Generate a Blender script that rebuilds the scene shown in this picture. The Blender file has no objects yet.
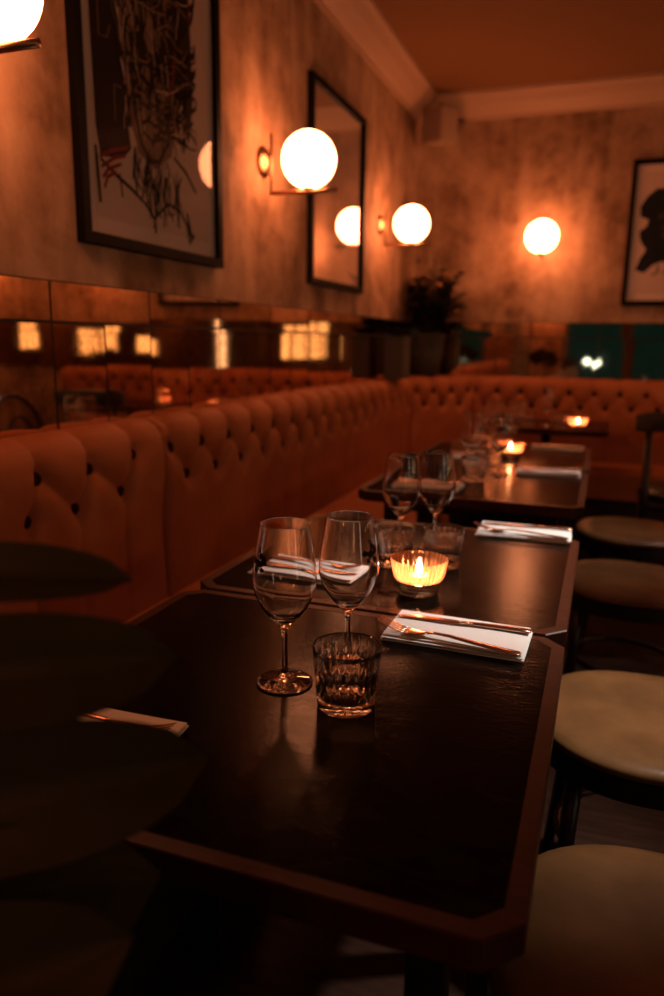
import bpy, bmesh, math, random
from mathutils import Vector, Matrix
random.seed(11)
C = bpy.context.scene.collection
PI = math.pi
R = math.radians

# ------------------------------------------------------------------ materials
def nt(name):
    m = bpy.data.materials.new(name); m.use_nodes = True
    t = m.node_tree; b = t.nodes['Principled BSDF']
    return m, t, b

def setp(b, **k):
    names = dict(col='Base Color', rough='Roughness', metal='Metallic', spec='Specular IOR Level', ior='IOR',
                 trans='Transmission Weight', coat='Coat Weight', coatr='Coat Roughness', sheen='Sheen Weight',
                 em='Emission Color', es='Emission Strength', sub='Subsurface Weight')
    for n, v in k.items():
        if n in ('col', 'em') and len(v) == 3: v = (*v, 1)
        b.inputs[names[n]].default_value = v

def simple(name, col, rough=.5, metal=0, **k):
    m, t, b = nt(name); setp(b, col=col, rough=rough, metal=metal, **k); return m

def noise(t, scale, detail=4, rough=.55, vec=None, dist=0):
    n = t.nodes.new('ShaderNodeTexNoise'); n.inputs['Scale'].default_value = scale
    n.inputs['Detail'].default_value = detail; n.inputs['Roughness'].default_value = rough
    n.inputs['Distortion'].default_value = dist
    if vec is not None: t.links.new(vec, n.inputs['Vector'])
    return n

def objcoord(t, scale=(1, 1, 1)):
    c = t.nodes.new('ShaderNodeTexCoord'); mp = t.nodes.new('ShaderNodeMapping')
    mp.inputs['Scale'].default_value = scale
    t.links.new(c.outputs['Object'], mp.inputs['Vector']); return mp.outputs['Vector']

def ramp(t, fac, stops):
    r = t.nodes.new('ShaderNodeValToRGB')
    e = r.color_ramp.elements
    while len(e) < len(stops): e.new(.5)
    for i, (p, c) in enumerate(stops):
        e[i].position = p; e[i].color = (*c, 1) if len(c) == 3 else c
    t.links.new(fac, r.inputs['Fac']); return r.outputs['Color']

def bump(t, b, h, strength=.3, dist=.01):
    n = t.nodes.new('ShaderNodeBump'); n.inputs['Strength'].default_value = strength
    n.inputs['Distance'].default_value = dist
    t.links.new(h, n.inputs['Height']); t.links.new(n.outputs['Normal'], b.inputs['Normal'])

def mat_plaster():
    m, t, b = nt('aged_plaster')
    v = objcoord(t)
    n1 = noise(t, 1.7, 8, .62, v, .6); n2 = noise(t, 9, 6, .6, v, .3)
    vs = objcoord(t, (3.2, 3.2, .55)); n3 = noise(t, 1.6, 5, .6, vs, .5)
    mx = t.nodes.new('ShaderNodeMix'); mx.data_type = 'FLOAT'; mx.inputs['Factor'].default_value = .45
    t.links.new(n1.outputs['Fac'], mx.inputs['A']); t.links.new(n3.outputs['Fac'], mx.inputs['B'])
    mx2 = t.nodes.new('ShaderNodeMix'); mx2.data_type = 'FLOAT'; mx2.inputs['Factor'].default_value = .25
    t.links.new(mx.outputs['Result'], mx2.inputs['A']); t.links.new(n2.outputs['Fac'], mx2.inputs['B'])
    c = ramp(t, mx2.outputs['Result'], [(.36, (.09, .048, .024)), (.45, (.23, .13, .072)), (.53, (.37, .225, .135)), (.63, (.50, .33, .21))])
    t.links.new(c, b.inputs['Base Color']); setp(b, rough=.8, spec=.25)
    bump(t, b, mx2.outputs['Result'], .25, .01)
    return m

def mat_wood(name, c1, c2, rough=.3, scale=(1, 1, 1), s=6, spec=.5, bstr=.2, bd=.002, rvar=.12):
    m, t, b = nt(name)
    v = objcoord(t, scale)
    n = noise(t, s, 8, .65, v, 1.2); n2 = noise(t, s * 7, 4, .6, v)
    c = ramp(t, n.outputs['Fac'], [(.35, c1), (.65, c2)])
    t.links.new(c, b.inputs['Base Color']); setp(b, spec=spec)
    mr = t.nodes.new('ShaderNodeMapRange')
    mr.inputs['To Min'].default_value = max(.02, rough - rvar); mr.inputs['To Max'].default_value = rough + rvar
    t.links.new(n2.outputs['Fac'], mr.inputs['Value']); t.links.new(mr.outputs['Result'], b.inputs['Roughness'])
    ad = t.nodes.new('ShaderNodeMath'); ad.operation = 'ADD'
    t.links.new(n.outputs['Fac'], ad.inputs[0]); t.links.new(n2.outputs['Fac'], ad.inputs[1])
    bump(t, b, ad.outputs[0], bstr, bd)
    return m

def mat_leather(name, c1, c2, rough=.5, spec=.35, sheen=0):
    m, t, b = nt(name)
    v = objcoord(t)
    n = noise(t, 5, 6, .6, v); n2 = noise(t, 160, 3, .5, v)
    c = ramp(t, n.outputs['Fac'], [(.3, c1), (.7, c2)])
    t.links.new(c, b.inputs['Base Color']); setp(b, rough=rough, spec=spec, sheen=sheen)
    bump(t, b, n2.outputs['Fac'], .12, .002)
    return m

def mat_mirror(name='aged_mirror', base=(.86, .62, .42)):
    m, t, b = nt(name)
    v = objcoord(t)
    n = noise(t, 7, 8, .7, v, .8); n2 = noise(t, 45, 5, .7, v, .4)
    ad = t.nodes.new('ShaderNodeMath'); ad.operation = 'MULTIPLY'
    t.links.new(n.outputs['Fac'], ad.inputs[0]); t.links.new(n2.outputs['Fac'], ad.inputs[1])
    c = ramp(t, ad.outputs[0], [(.11, (base[0] * .35, base[1] * .32, base[2] * .28)), (.19, (base[0] * .85, base[1] * .83, base[2] * .8)), (.30, base)])
    t.links.new(c, b.inputs['Base Color'])
    mr = t.nodes.new('ShaderNodeMapRange'); mr.inputs['From Min'].default_value = .3; mr.inputs['From Max'].default_value = .7
    mr.inputs['To Min'].default_value = .045; mr.inputs['To Max'].default_value = .012
    t.links.new(n.outputs['Fac'], mr.inputs['Value']); t.links.new(mr.outputs['Result'], b.inputs['Roughness'])
    setp(b, metal=1)
    return m

def mat_glass(name, col=(1, 1, 1), rough=0, ior=1.46):
    m, t, b = nt(name); t.nodes.remove(b)
    g = t.nodes.new('ShaderNodeBsdfGlass'); g.inputs['Color'].default_value = (*col, 1)
    g.inputs['Roughness'].default_value = rough; g.inputs['IOR'].default_value = ior
    t.links.new(g.outputs[0], t.nodes['Material Output'].inputs['Surface']); return m

def mat_pane():
    # thin picture glazing: clear with a Fresnel reflection
    m, t, b = nt('picture_glazing'); t.nodes.remove(b)
    tr = t.nodes.new('ShaderNodeBsdfTransparent'); gl = t.nodes.new('ShaderNodeBsdfGlossy'); gl.inputs['Roughness'].default_value = .01
    fr = t.nodes.new('ShaderNodeFresnel'); fr.inputs['IOR'].default_value = 1.5
    mul = t.nodes.new('ShaderNodeMath'); mul.operation = 'MULTIPLY'; mul.inputs[1].default_value = .8; mul.use_clamp = True
    t.links.new(fr.outputs[0], mul.inputs[0])
    mx = t.nodes.new('ShaderNodeMixShader'); t.links.new(mul.outputs[0], mx.inputs[0])
    t.links.new(tr.outputs[0], mx.inputs[1]); t.links.new(gl.outputs[0], mx.inputs[2])
    t.links.new(mx.outputs[0], t.nodes['Material Output'].inputs['Surface']); return m

def mat_emit(name, col, s):
    m, t, b = nt(name); t.nodes.remove(b)
    e = t.nodes.new('ShaderNodeEmission'); e.inputs['Color'].default_value = (*col, 1); e.inputs['Strength'].default_value = s
    t.links.new(e.outputs[0], t.nodes['Material Output'].inputs['Surface']); return m

def mat_candleglass():
    # pressed amber glass: ribs scatter the flame, the gaps let it through
    m, t, b = nt('ribbed_amber_glass'); t.nodes.remove(b)
    c = t.nodes.new('ShaderNodeTexCoord'); sx = t.nodes.new('ShaderNodeSeparateXYZ'); t.links.new(c.outputs['Object'], sx.inputs[0])
    def math_(op, a, b_=None):
        n = t.nodes.new('ShaderNodeMath'); n.operation = op
        if isinstance(a, float): n.inputs[0].default_value = a
        else: t.links.new(a, n.inputs[0])
        if b_ is not None:
            if isinstance(b_, float): n.inputs[1].default_value = b_
            else: t.links.new(b_, n.inputs[1])
        return n.outputs[0]
    an = math_('MULTIPLY', math_('ARCTAN2', sx.outputs[1], sx.outputs[0]), 30.0)
    st = math_('MULTIPLY_ADD', math_('SINE', an), .5); st.node.inputs[2].default_value = .5
    fac = math_('MULTIPLY_ADD', st, .42); fac.node.inputs[2].default_value = .22
    tl = t.nodes.new('ShaderNodeBsdfTranslucent'); tl.inputs['Color'].default_value = (1, .43, .22, 1)
    tr = t.nodes.new('ShaderNodeBsdfTransparent'); tr.inputs['Color'].default_value = (.98, .72, .52, 1)
    gl = t.nodes.new('ShaderNodeBsdfGlossy'); gl.inputs['Roughness'].default_value = .08; gl.inputs['Color'].default_value = (1, .8, .65, 1)
    m1 = t.nodes.new('ShaderNodeMixShader'); t.links.new(fac, m1.inputs[0]); t.links.new(tr.outputs[0], m1.inputs[1]); t.links.new(tl.outputs[0], m1.inputs[2])
    m2 = t.nodes.new('ShaderNodeMixShader'); m2.inputs[0].default_value = .06
    t.links.new(m1.outputs[0], m2.inputs[1]); t.links.new(gl.outputs[0], m2.inputs[2])
    t.links.new(m2.outputs[0], t.nodes['Material Output'].inputs['Surface']); return m

LAMP = (1.0, .305, .12)
M = dict(
    plaster=mat_plaster(),
    ceiling=simple('ceiling_paint', (.20, .10, .045), .8, spec=.1),
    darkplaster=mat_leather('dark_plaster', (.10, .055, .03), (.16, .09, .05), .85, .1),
    crown=simple('crown_paint', (.40, .26, .17), .6, spec=.3),
    floor=mat_wood('floor_boards', (.012, .005, .003), (.032, .014, .008), .5, (1, 8, 1), 3, .1),
    mirror=mat_mirror(),
    grout=simple('mirror_backing', (.012, .008, .006), .6),
    leather=mat_leather('tan_suede', (.30, .098, .035), (.42, .145, .055), .6, .25),
    leather_shade=mat_leather('button_suede_shadow', (.022, .006, .003), (.035, .010, .004), .8, .05),  # near-black colour stands in for the shadow inside the tuft pits
    plinth=simple('plinth_wood', (.015, .008, .006), .5),
    table=mat_wood('dark_table_wood', (.0016, .0010, .0008), (.009, .0055, .0038), .14, (1.5, 3.2, 1), 9, .055, .30, .0010, .06),
    edge=mat_wood('red_brown_edging', (.022, .0055, .0028), (.046, .0115, .005), .42, (1, 4, 1), 8, .20, .2, .001),
    iron=simple('black_iron', (.012, .010, .010), .4, .6),
    chairwood=simple('dark_bentwood', (.010, .006, .0045), .35, spec=.5),
    seat=mat_leather('worn_tan_hide', (.085, .037, .013), (.185, .088, .033), .36, .22),
    frame=simple('black_frame', (.005, .0035, .003), .6, spec=.05),
    mat=simple('picture_mat', (.74, .60, .53), .8, spec=.2),
    paper=simple('print_paper', (.66, .50, .42), .8, spec=.2),
    ink=simple('black_ink', (.012, .007, .007), .7, spec=.2),
    inkb=simple('blue_black_ink', (.010, .014, .020), .7, spec=.2),
    inkr=simple('red_ink', (.24, .02, .014), .7, spec=.2),
    inkt=simple('tan_ink', (.24, .14, .085), .7, spec=.2),
    pane=mat_pane(),
    globe=mat_emit('opal_globe_glow', LAMP, 25.5),
    brass=simple('brushed_brass', (.40, .22, .125), .3, 1),
    dark=simple('dark_cap', (.01, .008, .007), .4),
    glass=mat_glass('clear_glass', (1, 1, 1), 0, 1.40),
    candleglass=mat_candleglass(),
    baseglass=mat_glass('thick_base_glass', (.62, .66, .66), .03, 1.48),
    wax=simple('candle_wax', (.85, .70, .52), .5, sub=.0),
    wick=simple('wick', (.01, .01, .01), .8),
    flame=mat_emit('flame', (1.0, .56, .36), 420.0),
    napkin=mat_leather('white_napkin', (.80, .79, .77), (.84, .83, .81), .85, .15),
    steel=simple('rose_steel', (.62, .40, .31), .22, 1),
    wine=mat_glass('red_wine', (.10, .004, .006), 0, 1.34),
    leaf=mat_leather('dark_leaf', (.034, .026, .008), (.062, .047, .014), .5, .2),
    leaf2=mat_leather('shrub_leaf', (.014, .012, .006), (.030, .022, .010), .6, .3),
    bloom=simple('dried_bloom', (.40, .17, .05), .7),
    stem=simple('stem', (.03, .018, .008), .7),
    pot=simple('dark_pot', (.030, .032, .024), .6),
    planter=simple('grey_planter', (.05, .045, .04), .6),
    soil=simple('soil', (.010, .007, .005), .9),
    speaker=simple('cream_speaker', (.30, .20, .13), .6),
    grille=simple('speaker_grille', (.20, .125, .09), .8),
    winframe=simple('window_frame_paint', (.10, .065, .03), .5),
    warmwin=mat_emit('warm_lit_pane', (1.0, .58, .27), 2.3),
    streakglow=mat_emit('added_streak_glow', (1.0, .74, .55), 2.6),  # glow of the added door, for streaks on the glasses
    tealwin=mat_emit('night_street_pane', (.20, .60, .50), .022),
    bulb=mat_emit('cold_street_bulb', (.75, 1.0, .95), 9.0),
)

# ------------------------------------------------------------------ mesh helpers
class MB:
    """collects shapes into one bmesh"""
    def __init__(s): s.b = bmesh.new()
    def add(s, verts, faces, T=None, smooth=False):
        vs = [s.b.verts.new((T @ Vector(v)) if T else Vector(v)) for v in verts]
        for f in faces:
            try:
                fc = s.b.faces.new([vs[i] for i in f]); fc.smooth = smooth
            except ValueError: pass
        return s
    def box(s, lo, hi, bev=0, T=None):
        x0, y0, z0 = lo; x1, y1, z1 = hi
        t = bmesh.new()
        bmesh.ops.create_cube(t, size=1)
        for v in t.verts:
            v.co = Vector(((x0 + x1) / 2 + v.co.x * (x1 - x0), (y0 + y1) / 2 + v.co.y * (y1 - y0), (z0 + z1) / 2 + v.co.z * (z1 - z0)))
        if bev: bmesh.ops.bevel(t, geom=list(t.edges), offset=bev, segments=2, affect='EDGES', profile=.6)
        t.verts.index_update()
        s.add([v.co.copy() for v in t.verts], [[v.index for v in f.verts] for f in t.faces], T, smooth=False)
        t.free(); return s
    def prism(s, poly, z0, z1, T=None, bev=0):
        t = bmesh.new()
        a = [t.verts.new((x, y, z0)) for x, y in poly]; bb = [t.verts.new((x, y, z1)) for x, y in poly]
        n = len(poly)
        t.faces.new(a[::-1]); t.faces.new(bb)
        for i in range(n): t.faces.new((a[i], a[(i + 1) % n], bb[(i + 1) % n], bb[i]))
        if bev: bmesh.ops.bevel(t, geom=list(t.edges), offset=bev, segments=2, affect='EDGES')
        t.verts.index_update()
        s.add([v.co.copy() for v in t.verts], [[v.index for v in f.verts] for f in t.faces], T)
        t.free(); return s
    def lathe(s, prof, seg=48, T=None, rib=None, smooth=True):
        """prof: list of (r,z); rib(i,a)->radius factor"""
        vs = []; fs = []; rows = []
        for i, (r, z) in enumerate(prof):
            if r < 1e-6: rows.append([len(vs)]); vs.append((0, 0, z))
            else:
                row = []
                for k in range(seg):
                    a = 2 * PI * k / seg; q = r * (rib(i, a) if rib else 1)
                    row.append(len(vs)); vs.append((q * math.cos(a), q * math.sin(a), z))
                rows.append(row)
        for A, B in zip(rows, rows[1:]):
            if len(A) == 1 and len(B) == 1: continue
            for k in range(seg):
                j = (k + 1) % seg
                if len(A) == 1: fs.append((A[0], B[j], B[k]))
                elif len(B) == 1: fs.append((A[k], A[j], B[0]))
                else: fs.append((A[k], A[j], B[j], B[k]))
        return s.add(vs, fs, T, smooth)
    def tube(s, pts, rad, seg=10, T=None, cap=True):
        pts = [Vector(p) for p in pts]; n = len(pts)
        rs = rad if isinstance(rad, (list, tuple)) else [rad] * n
        vs = []; fs = []
        up = Vector((0, 0, 1))
        prev = None
        for i, p in enumerate(pts):
            d = (pts[min(i + 1, n - 1)] - pts[max(i - 1, 0)]).normalized()
            if prev is None:
                a = up.cross(d)
                if a.length < 1e-3: a = Vector((1, 0, 0)).cross(d)
            else: a = prev - d * prev.dot(d)
            a.normalize(); prev = a; bb = d.cross(a)
            for k in range(seg):
                w = 2 * PI * k / seg
                vs.append(p + (a * math.cos(w) + bb * math.sin(w)) * rs[i])
        for i in range(n - 1):
            for k in range(seg):
                j = (k + 1) % seg
                fs.append((i * seg + k, i * seg + j, (i + 1) * seg + j, (i + 1) * seg + k))
        if cap:
            fs.append(tuple(range(seg))[::-1]); fs.append(tuple((n - 1) * seg + k for k in range(seg)))
        return s.add(vs, fs, T, True)
    def sphere(s, c, r, seg=24, ring=12, sc=(1, 1, 1), T=None):
        prof = [(r * math.sin(PI * i / ring), -r * math.cos(PI * i / ring)) for i in range(ring + 1)]
        prof[0] = (0, -r); prof[-1] = (0, r)
        X = Matrix.Translation(c) @ Matrix.Diagonal((*sc, 1))
        return s.lathe(prof, seg, (T @ X) if T else X)
    def build(s, name, mat, parent=None, angle=None):
        me = bpy.data.meshes.new(name)
        bmesh.ops.recalc_face_normals(s.b, faces=list(s.b.faces))
        s.b.to_mesh(me); s.b.free()
        if mat: me.materials.append(mat)
        if angle: me.set_sharp_from_angle(angle=R(angle))
        o = bpy.data.objects.new(name, me); C.objects.link(o)
        if parent: o.parent = parent
        return o

def tag(o, label, cat, group=None):
    o['label'] = label; o['category'] = cat
    if group: o['group'] = group
    return o
def thing(name, label, cat, loc=(0, 0, 0), rz=0, group=None):
    o = bpy.data.objects.new(name, None); o.empty_display_size = .05; C.objects.link(o)
    o.location = loc; o.rotation_euler = (0, 0, rz)
    return tag(o, label, cat, group)
def struct(name, mb, mat, angle=None):
    o = mb.build(name, mat, None, angle); o['kind'] = 'structure'; return o
def dup(root, loc=None, rz=None, label=None, group=None):
    def cp(o, par):
        c = o.copy(); C.objects.link(c)
        if par: c.parent = par
        for ch in [q for q in bpy.data.objects if q.parent == o]: cp(ch, c)
        return c
    r = cp(root, None)
    if loc is not None: r.location = loc
    if rz is not None: r.rotation_euler = (0, 0, rz)
    if label: r['label'] = label
    if group: r['group'] = group
    return r

# ------------------------------------------------------------------ the room
WX, LY, FY, RX, CH = -1.30, 5.27, -3.0, 3.6, 2.80
struct('floor', MB().box((WX - .1, FY - .1, -.1), (RX + .1, LY + .1, 0)), M['floor'])
struct('ceiling', MB().box((WX - .1, FY - .1, CH), (RX + .1, LY + .1, CH + .1)), M['ceiling'])
struct('wall_left', MB().box((WX - .1, FY - .1, 0), (WX, LY + .1, CH)), M['plaster'])
struct('wall_back', MB().box((WX, LY, 0), (RX, LY + .1, CH)), M['plaster'])
struct('wall_front', MB().box((WX, FY - .1, 0), (RX, FY, CH)), M['plaster'])
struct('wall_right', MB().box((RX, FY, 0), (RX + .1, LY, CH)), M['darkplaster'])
# crown moulding
cp = [(0, 2.655), (.012, 2.655), (.016, 2.672), (.045, 2.690), (.085, 2.725), (.115, 2.765), (.135, 2.778), (.138, 2.80), (0, 2.80)]
mb = MB()
n = len(cp)
vs = [(WX + d, FY, z) for d, z in cp] + [(WX + d, LY - d, z) for d, z in cp]
mb.add(vs, [(i, (i + 1) % n, n + (i + 1) % n, n + i) for i in range(n)])
struct('trim_1', mb, M['crown'])
mb = MB()
vs = [(WX + d, LY - d, z) for d, z in cp] + [(RX, LY - d, z) for d, z in cp]
mb.add(vs, [(i, (i + 1) % n, n + (i + 1) % n, n + i) for i in range(n)])
struct('trim_2', mb, M['crown'])

# lit windows on the unseen side, met in the mirrors
def window(name, axis, at, a0, a1, z0, z1, nm, pane):
    fr = .05
    def bx(p, q, d0, d1, zz0, zz1):
        if axis == 'x': return (at - d1, p, zz0), (at - d0, q, zz1)
        return (p, at + d0, zz0), (q, at + d1, zz1)
    m = MB()
    for p, q, u, v in ((a0, a1, z1 - fr, z1), (a0, a1, z0, z0 + fr), (a0, a0 + fr, z0 + fr, z1 - fr), (a1 - fr, a1, z0 + fr, z1 - fr)):
        m.box(*bx(p, q, 0, .05, u, v))
    for k in range(1, nm):
        c = a0 + (a1 - a0) * k / nm
        m.box(*bx(c - .02, c + .02, 0, .04, z0 + fr, z1 - fr))
    o = m.build(name, M['winframe']); o['kind'] = 'structure'
    p = MB().box(*bx(a0 + fr, a1 - fr, .005, .015, z0 + fr, z1 - fr)).build('window_pane', pane, o)
    return o
window('window_1', 'x', RX, 2.0, 2.9, 1.02, 1.42, 2, M['warmwin'])
window('window_2', 'x', RX, 3.45, 3.85, 1.02, 1.42, 1, M['warmwin'])
window('window_3', 'x', RX, .9, 1.65, 1.0, 1.32, 1, M['warmwin'])
window('window_4', 'y', FY, 2.25, 3.35, .85, 1.62, 4, M['warmwin'])
window('window_5', 'y', FY, -.66, .32, .55, 1.75, 1, M['tealwin'])
window('window_6', 'y', FY, .40, 1.7, .55, 1.75, 2, M['tealwin'])

window('added_lit_door_1', 'x', RX, -.95, -.45, .12, 2.15, 1, M['streakglow'])  # unseen lit door, added to put tall highlights on the glassware

# ------------------------------------------------------------------ mirror bands
def mirror_band(axis, a0, a1, z0, zg, z1, cuts_low, cuts_up, seed):
    rnd = random.Random(seed)
    back = MB(); til = MB()
    def P(a, z, d):
        return (WX + d, a, z) if axis == 'x' else (a, LY - d, z)
    def slab(m, p, q, u, v, d0, d1, tilt=0):
        ta, tz = rnd.uniform(-tilt, tilt), rnd.uniform(-tilt, tilt)
        ca, cz = (p + q) / 2, (u + v) / 2
        vs = [P(a, z, d0) for a, z in ((p, u), (q, u), (q, v), (p, v))]
        vs += [P(a, z, d1 + ta * (a - ca) + tz * (z - cz)) for a, z in ((p, u), (q, u), (q, v), (p, v))]
        m.add(vs, [(3, 2, 1, 0), (4, 5, 6, 7), (0, 1, 5, 4), (1, 2, 6, 5), (2, 3, 7, 6), (3, 0, 4, 7)])
    slab(back, a0, a1, z0, z1, .0005, .004)
    g = .0075
    for cuts, u, v in ((cuts_low, z0, zg), (cuts_up, zg, z1)):
        e = [a0] + cuts + [a1]
        for p, q in zip(e, e[1:]):
            slab(til, p + g / 2, q - g / 2, u + g / 2, v - g / 2, .004, .0075, .004)
    return back, til
root = thing('mirror_band', 'antique bronze mirror tile band on the long left wall above the banquette', 'mirror', (WX, 2.3, 1.0))
low = [y for y in [-.2, .02, .24, .46, .68, .90, 1.11, 1.32, 1.527, 1.736, 1.956, 2.175, 2.39, 2.605, 2.82, 3.03, 3.25, 3.46, 3.68, 3.90, 4.11, 4.33, 4.54, 4.76, 4.98]]
upc = [-.2, .24, .68, 1.11, 1.527, 1.956, 2.39, 2.82, 3.25, 3.68, 4.11, 4.54, 4.98]
bk, tl = mirror_band('x', -.6, LY - .01, .965, 1.266, 1.367, low, upc, 3)
for m_, nm, mt in ((bk, 'mirror_backing', M['grout']), (tl, 'mirror_tiles', M['mirror'])):
    o = m_.build(nm, mt, root); o.location = -root.location
root = thing('mirror_band', 'antique mirror tile band across the back wall below the lone wall globe', 'mirror', (0, LY, 1.0))
bl = [-1.148 + .22 * k for k in range(0, 17)]
bk, tl = mirror_band('y', WX + .01, 2.5, .965, 1.266, 1.367, bl, bl[1::2], 5)
for m_, nm, mt in ((bk, 'mirror_backing', M['grout']), (tl, 'mirror_tiles', M['mirror'])):
    o = m_.build(nm, mt, root); o.location = -root.location

# ------------------------------------------------------------------ banquettes
# the backrest is swept along the foot of the walls: left wall, a cut corner, back wall
CUT = .42
PTS = [Vector((WX, .5, 0)), Vector((WX, LY - CUT, 0)), Vector((WX + CUT, LY, 0)), Vector((1.75, LY, 0))]
SL = [(b - a).length for a, b in zip(PTS, PTS[1:])]
CUM = [0, SL[0], SL[0] + SL[1], sum(SL)]
def path(s):
    """point and inward normal; the normal blends at the corners so the sweep stays closed"""
    for i in range(3):
        if s <= CUM[i + 1] or i == 2:
            d = (PTS[i + 1] - PTS[i]).normalized(); p = PTS[i] + d * (s - CUM[i]); break
    def nrm(k):
        d = (PTS[k + 1] - PTS[k]).normalized(); return Vector((d.y, -d.x, 0))
    nn = nrm(i)
    for k in (1, 2):                                   # rounded joints
        w = .10
        if abs(s - CUM[k]) < w:
            t = (s - CUM[k] + w) / (2 * w); t = t * t * (3 - 2 * t)
            nn = nrm(k - 1).lerp(nrm(k), t).normalized()
    return p, nn
# back profile: (offset from wall, z) from seat level up over the roll to the wall
PROF = [(.125, .43), (.122, .55), (.118, .68), (.117, .78), (.121, .86), (.122, .91), (.114, .952), (.097, .980), (.07, .995), (.04, 1.0), (.0095, 1.0)]
def prof_at(t):
    L = [0]
    for a, b in zip(PROF, PROF[1:]): L.append(L[-1] + math.dist(a, b))
    x = t * L[-1]
    for i in range(len(PROF) - 1):
        if x <= L[i + 1] or i == len(PROF) - 2:
            f = (x - L[i]) / (L[i + 1] - L[i]); a, b = PROF[i], PROF[i + 1]
            p = (a[0] + (b[0] - a[0]) * f, a[1] + (b[1] - a[1]) * f)
            dx, dz = b[0] - a[0], b[1] - a[1]; l = math.hypot(dx, dz)
            return p, (dz / l, -dx / l), x
PL = sum(math.dist(a, b) for a, b in zip(PROF, PROF[1:]))
def len_at_z(z):
    x = 0
    for a, b in zip(PROF, PROF[1:]):
        if a[1] <= z <= b[1]: return x + math.dist(a, b) * (z - a[1]) / (b[1] - a[1])
        x += math.dist(a, b)
ZT, ZB = len_at_z(.916), len_at_z(.818)
def segd(p, a, b):
    ax, ay = a; bx, by = b; px, py = p
    dx, dy = bx - ax, by - ay; l2 = dx * dx + dy * dy
    t = max(0, min(1, ((px - ax) * dx + (py - ay) * dy) / l2)) if l2 else 0
    return math.hypot(px - ax - t * dx, py - ay - t * dy)
def backrest(s0, s1, tops, lows, ds, pleats=True, jit=0.0):
    pd = .016 if jit else .007
    rnd = random.Random(int(s0 * 100) + 7)
    tops = [(s + rnd.uniform(-jit, jit), ZT + rnd.uniform(-jit, jit) * .6) for s in tops]
    lows = [(s + rnd.uniform(-jit, jit), ZB + rnd.uniform(-jit, jit) * .6) for s in lows]
    segs = []
    for (s, x) in tops:
        segs.append(((s, x), (s + rnd.uniform(-.012, .012), PL - .05)))
        for (s2, x2) in lows:
            if abs(s2 - s) < .135: segs.append(((s, x), (s2, x2)))
    for (s, x) in lows:
        if pleats: segs.append(((s, x), (s + rnd.uniform(-.01, .02), 0)))
    btn = tops + lows
    ns = max(2, int((s1 - s0) / ds)); nt_ = 64
    vs = []; fs = []
    for i in range(ns + 1):
        s = s0 + (s1 - s0) * i / ns
        p, nn = path(s)
        near = [g for g in segs if min(g[0][0], g[1][0]) - .13 < s < max(g[0][0], g[1][0]) + .13]
        nb = [b for b in btn if abs(b[0] - s) < .08]
        for k in range(nt_ + 1):
            (d, z), (nd, nz), x = prof_at(k / nt_)
            dc = min([segd((s, x), *g) for g in near if g[1][1] > 0] + [.2])
            dp = min([segd((s, x), *g) for g in near if g[1][1] <= 0] + [.2])
            low_ = min(1, max(0, (ZB - x) / .12))
            puff = .026 * (1 - math.exp(-(dc / .020))) * (1 - low_) + .016 * low_ - pd * math.exp(-(dp / .010) ** 1.2) * (.35 + .65 * low_)
            for (bs, bx_) in nb:
                r = math.hypot(s - bs, x - bx_); puff -= .016 * math.exp(-(r / .032) ** 2)
            e = min(s - s0, s1 - s)                    # rounded panel ends
            puff -= .026 * math.exp(-(e / .016) ** 1.3)
            top = min(1, max(0, (PL - x) / .06)); bot = min(1, .3 + x / .2)
            puff = (puff - .016) * top * (bot if puff > 0 else 1)
            dd = max(.0085, d + nd * puff)
            q = p + nn * dd
            vs.append((q.x, q.y, z + nz * puff))
    w = nt_ + 1
    for i in range(ns):
        for k in range(nt_): fs.append((i * w + k, (i + 1) * w + k, (i + 1) * w + k + 1, i * w + k + 1))
    # closed ends and back
    base = len(vs)
    for i in (0, ns):
        p, nn = path(s0 + (s1 - s0) * i / ns); q = p + nn * .0085
        vs.append((q.x, q.y, .43))
    fs.append(tuple([base] + [k for k in range(w)][::-1])); fs.append(tuple([base + 1] + [ns * w + k for k in range(w)]))
    m = MB().add(vs, fs, None, True)
    marks = []
    for (s, x) in btn:
        if not (s0 < s < s1): continue
        (d, z), (nd, nz), _ = prof_at(x / PL); p, nn = path(s)
        q = p + nn * (d - nd * .022) ; marks.append((Vector((q.x, q.y, z - nz * .022)), (nn * nd + Vector((0, 0, nz))).normalized()))
    return m, marks
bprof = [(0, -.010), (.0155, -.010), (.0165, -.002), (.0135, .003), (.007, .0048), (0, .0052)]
BUT = MB().lathe(bprof, 14).build('button', M['leather_shade']); BUT_ME = BUT.data
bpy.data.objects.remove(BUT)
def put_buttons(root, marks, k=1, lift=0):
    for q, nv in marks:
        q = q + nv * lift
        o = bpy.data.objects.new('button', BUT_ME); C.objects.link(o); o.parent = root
        o.location = q - root.location; o.rotation_euler = nv.to_track_quat('Z', 'Y').to_euler(); o.scale = (k, k, k)

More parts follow.
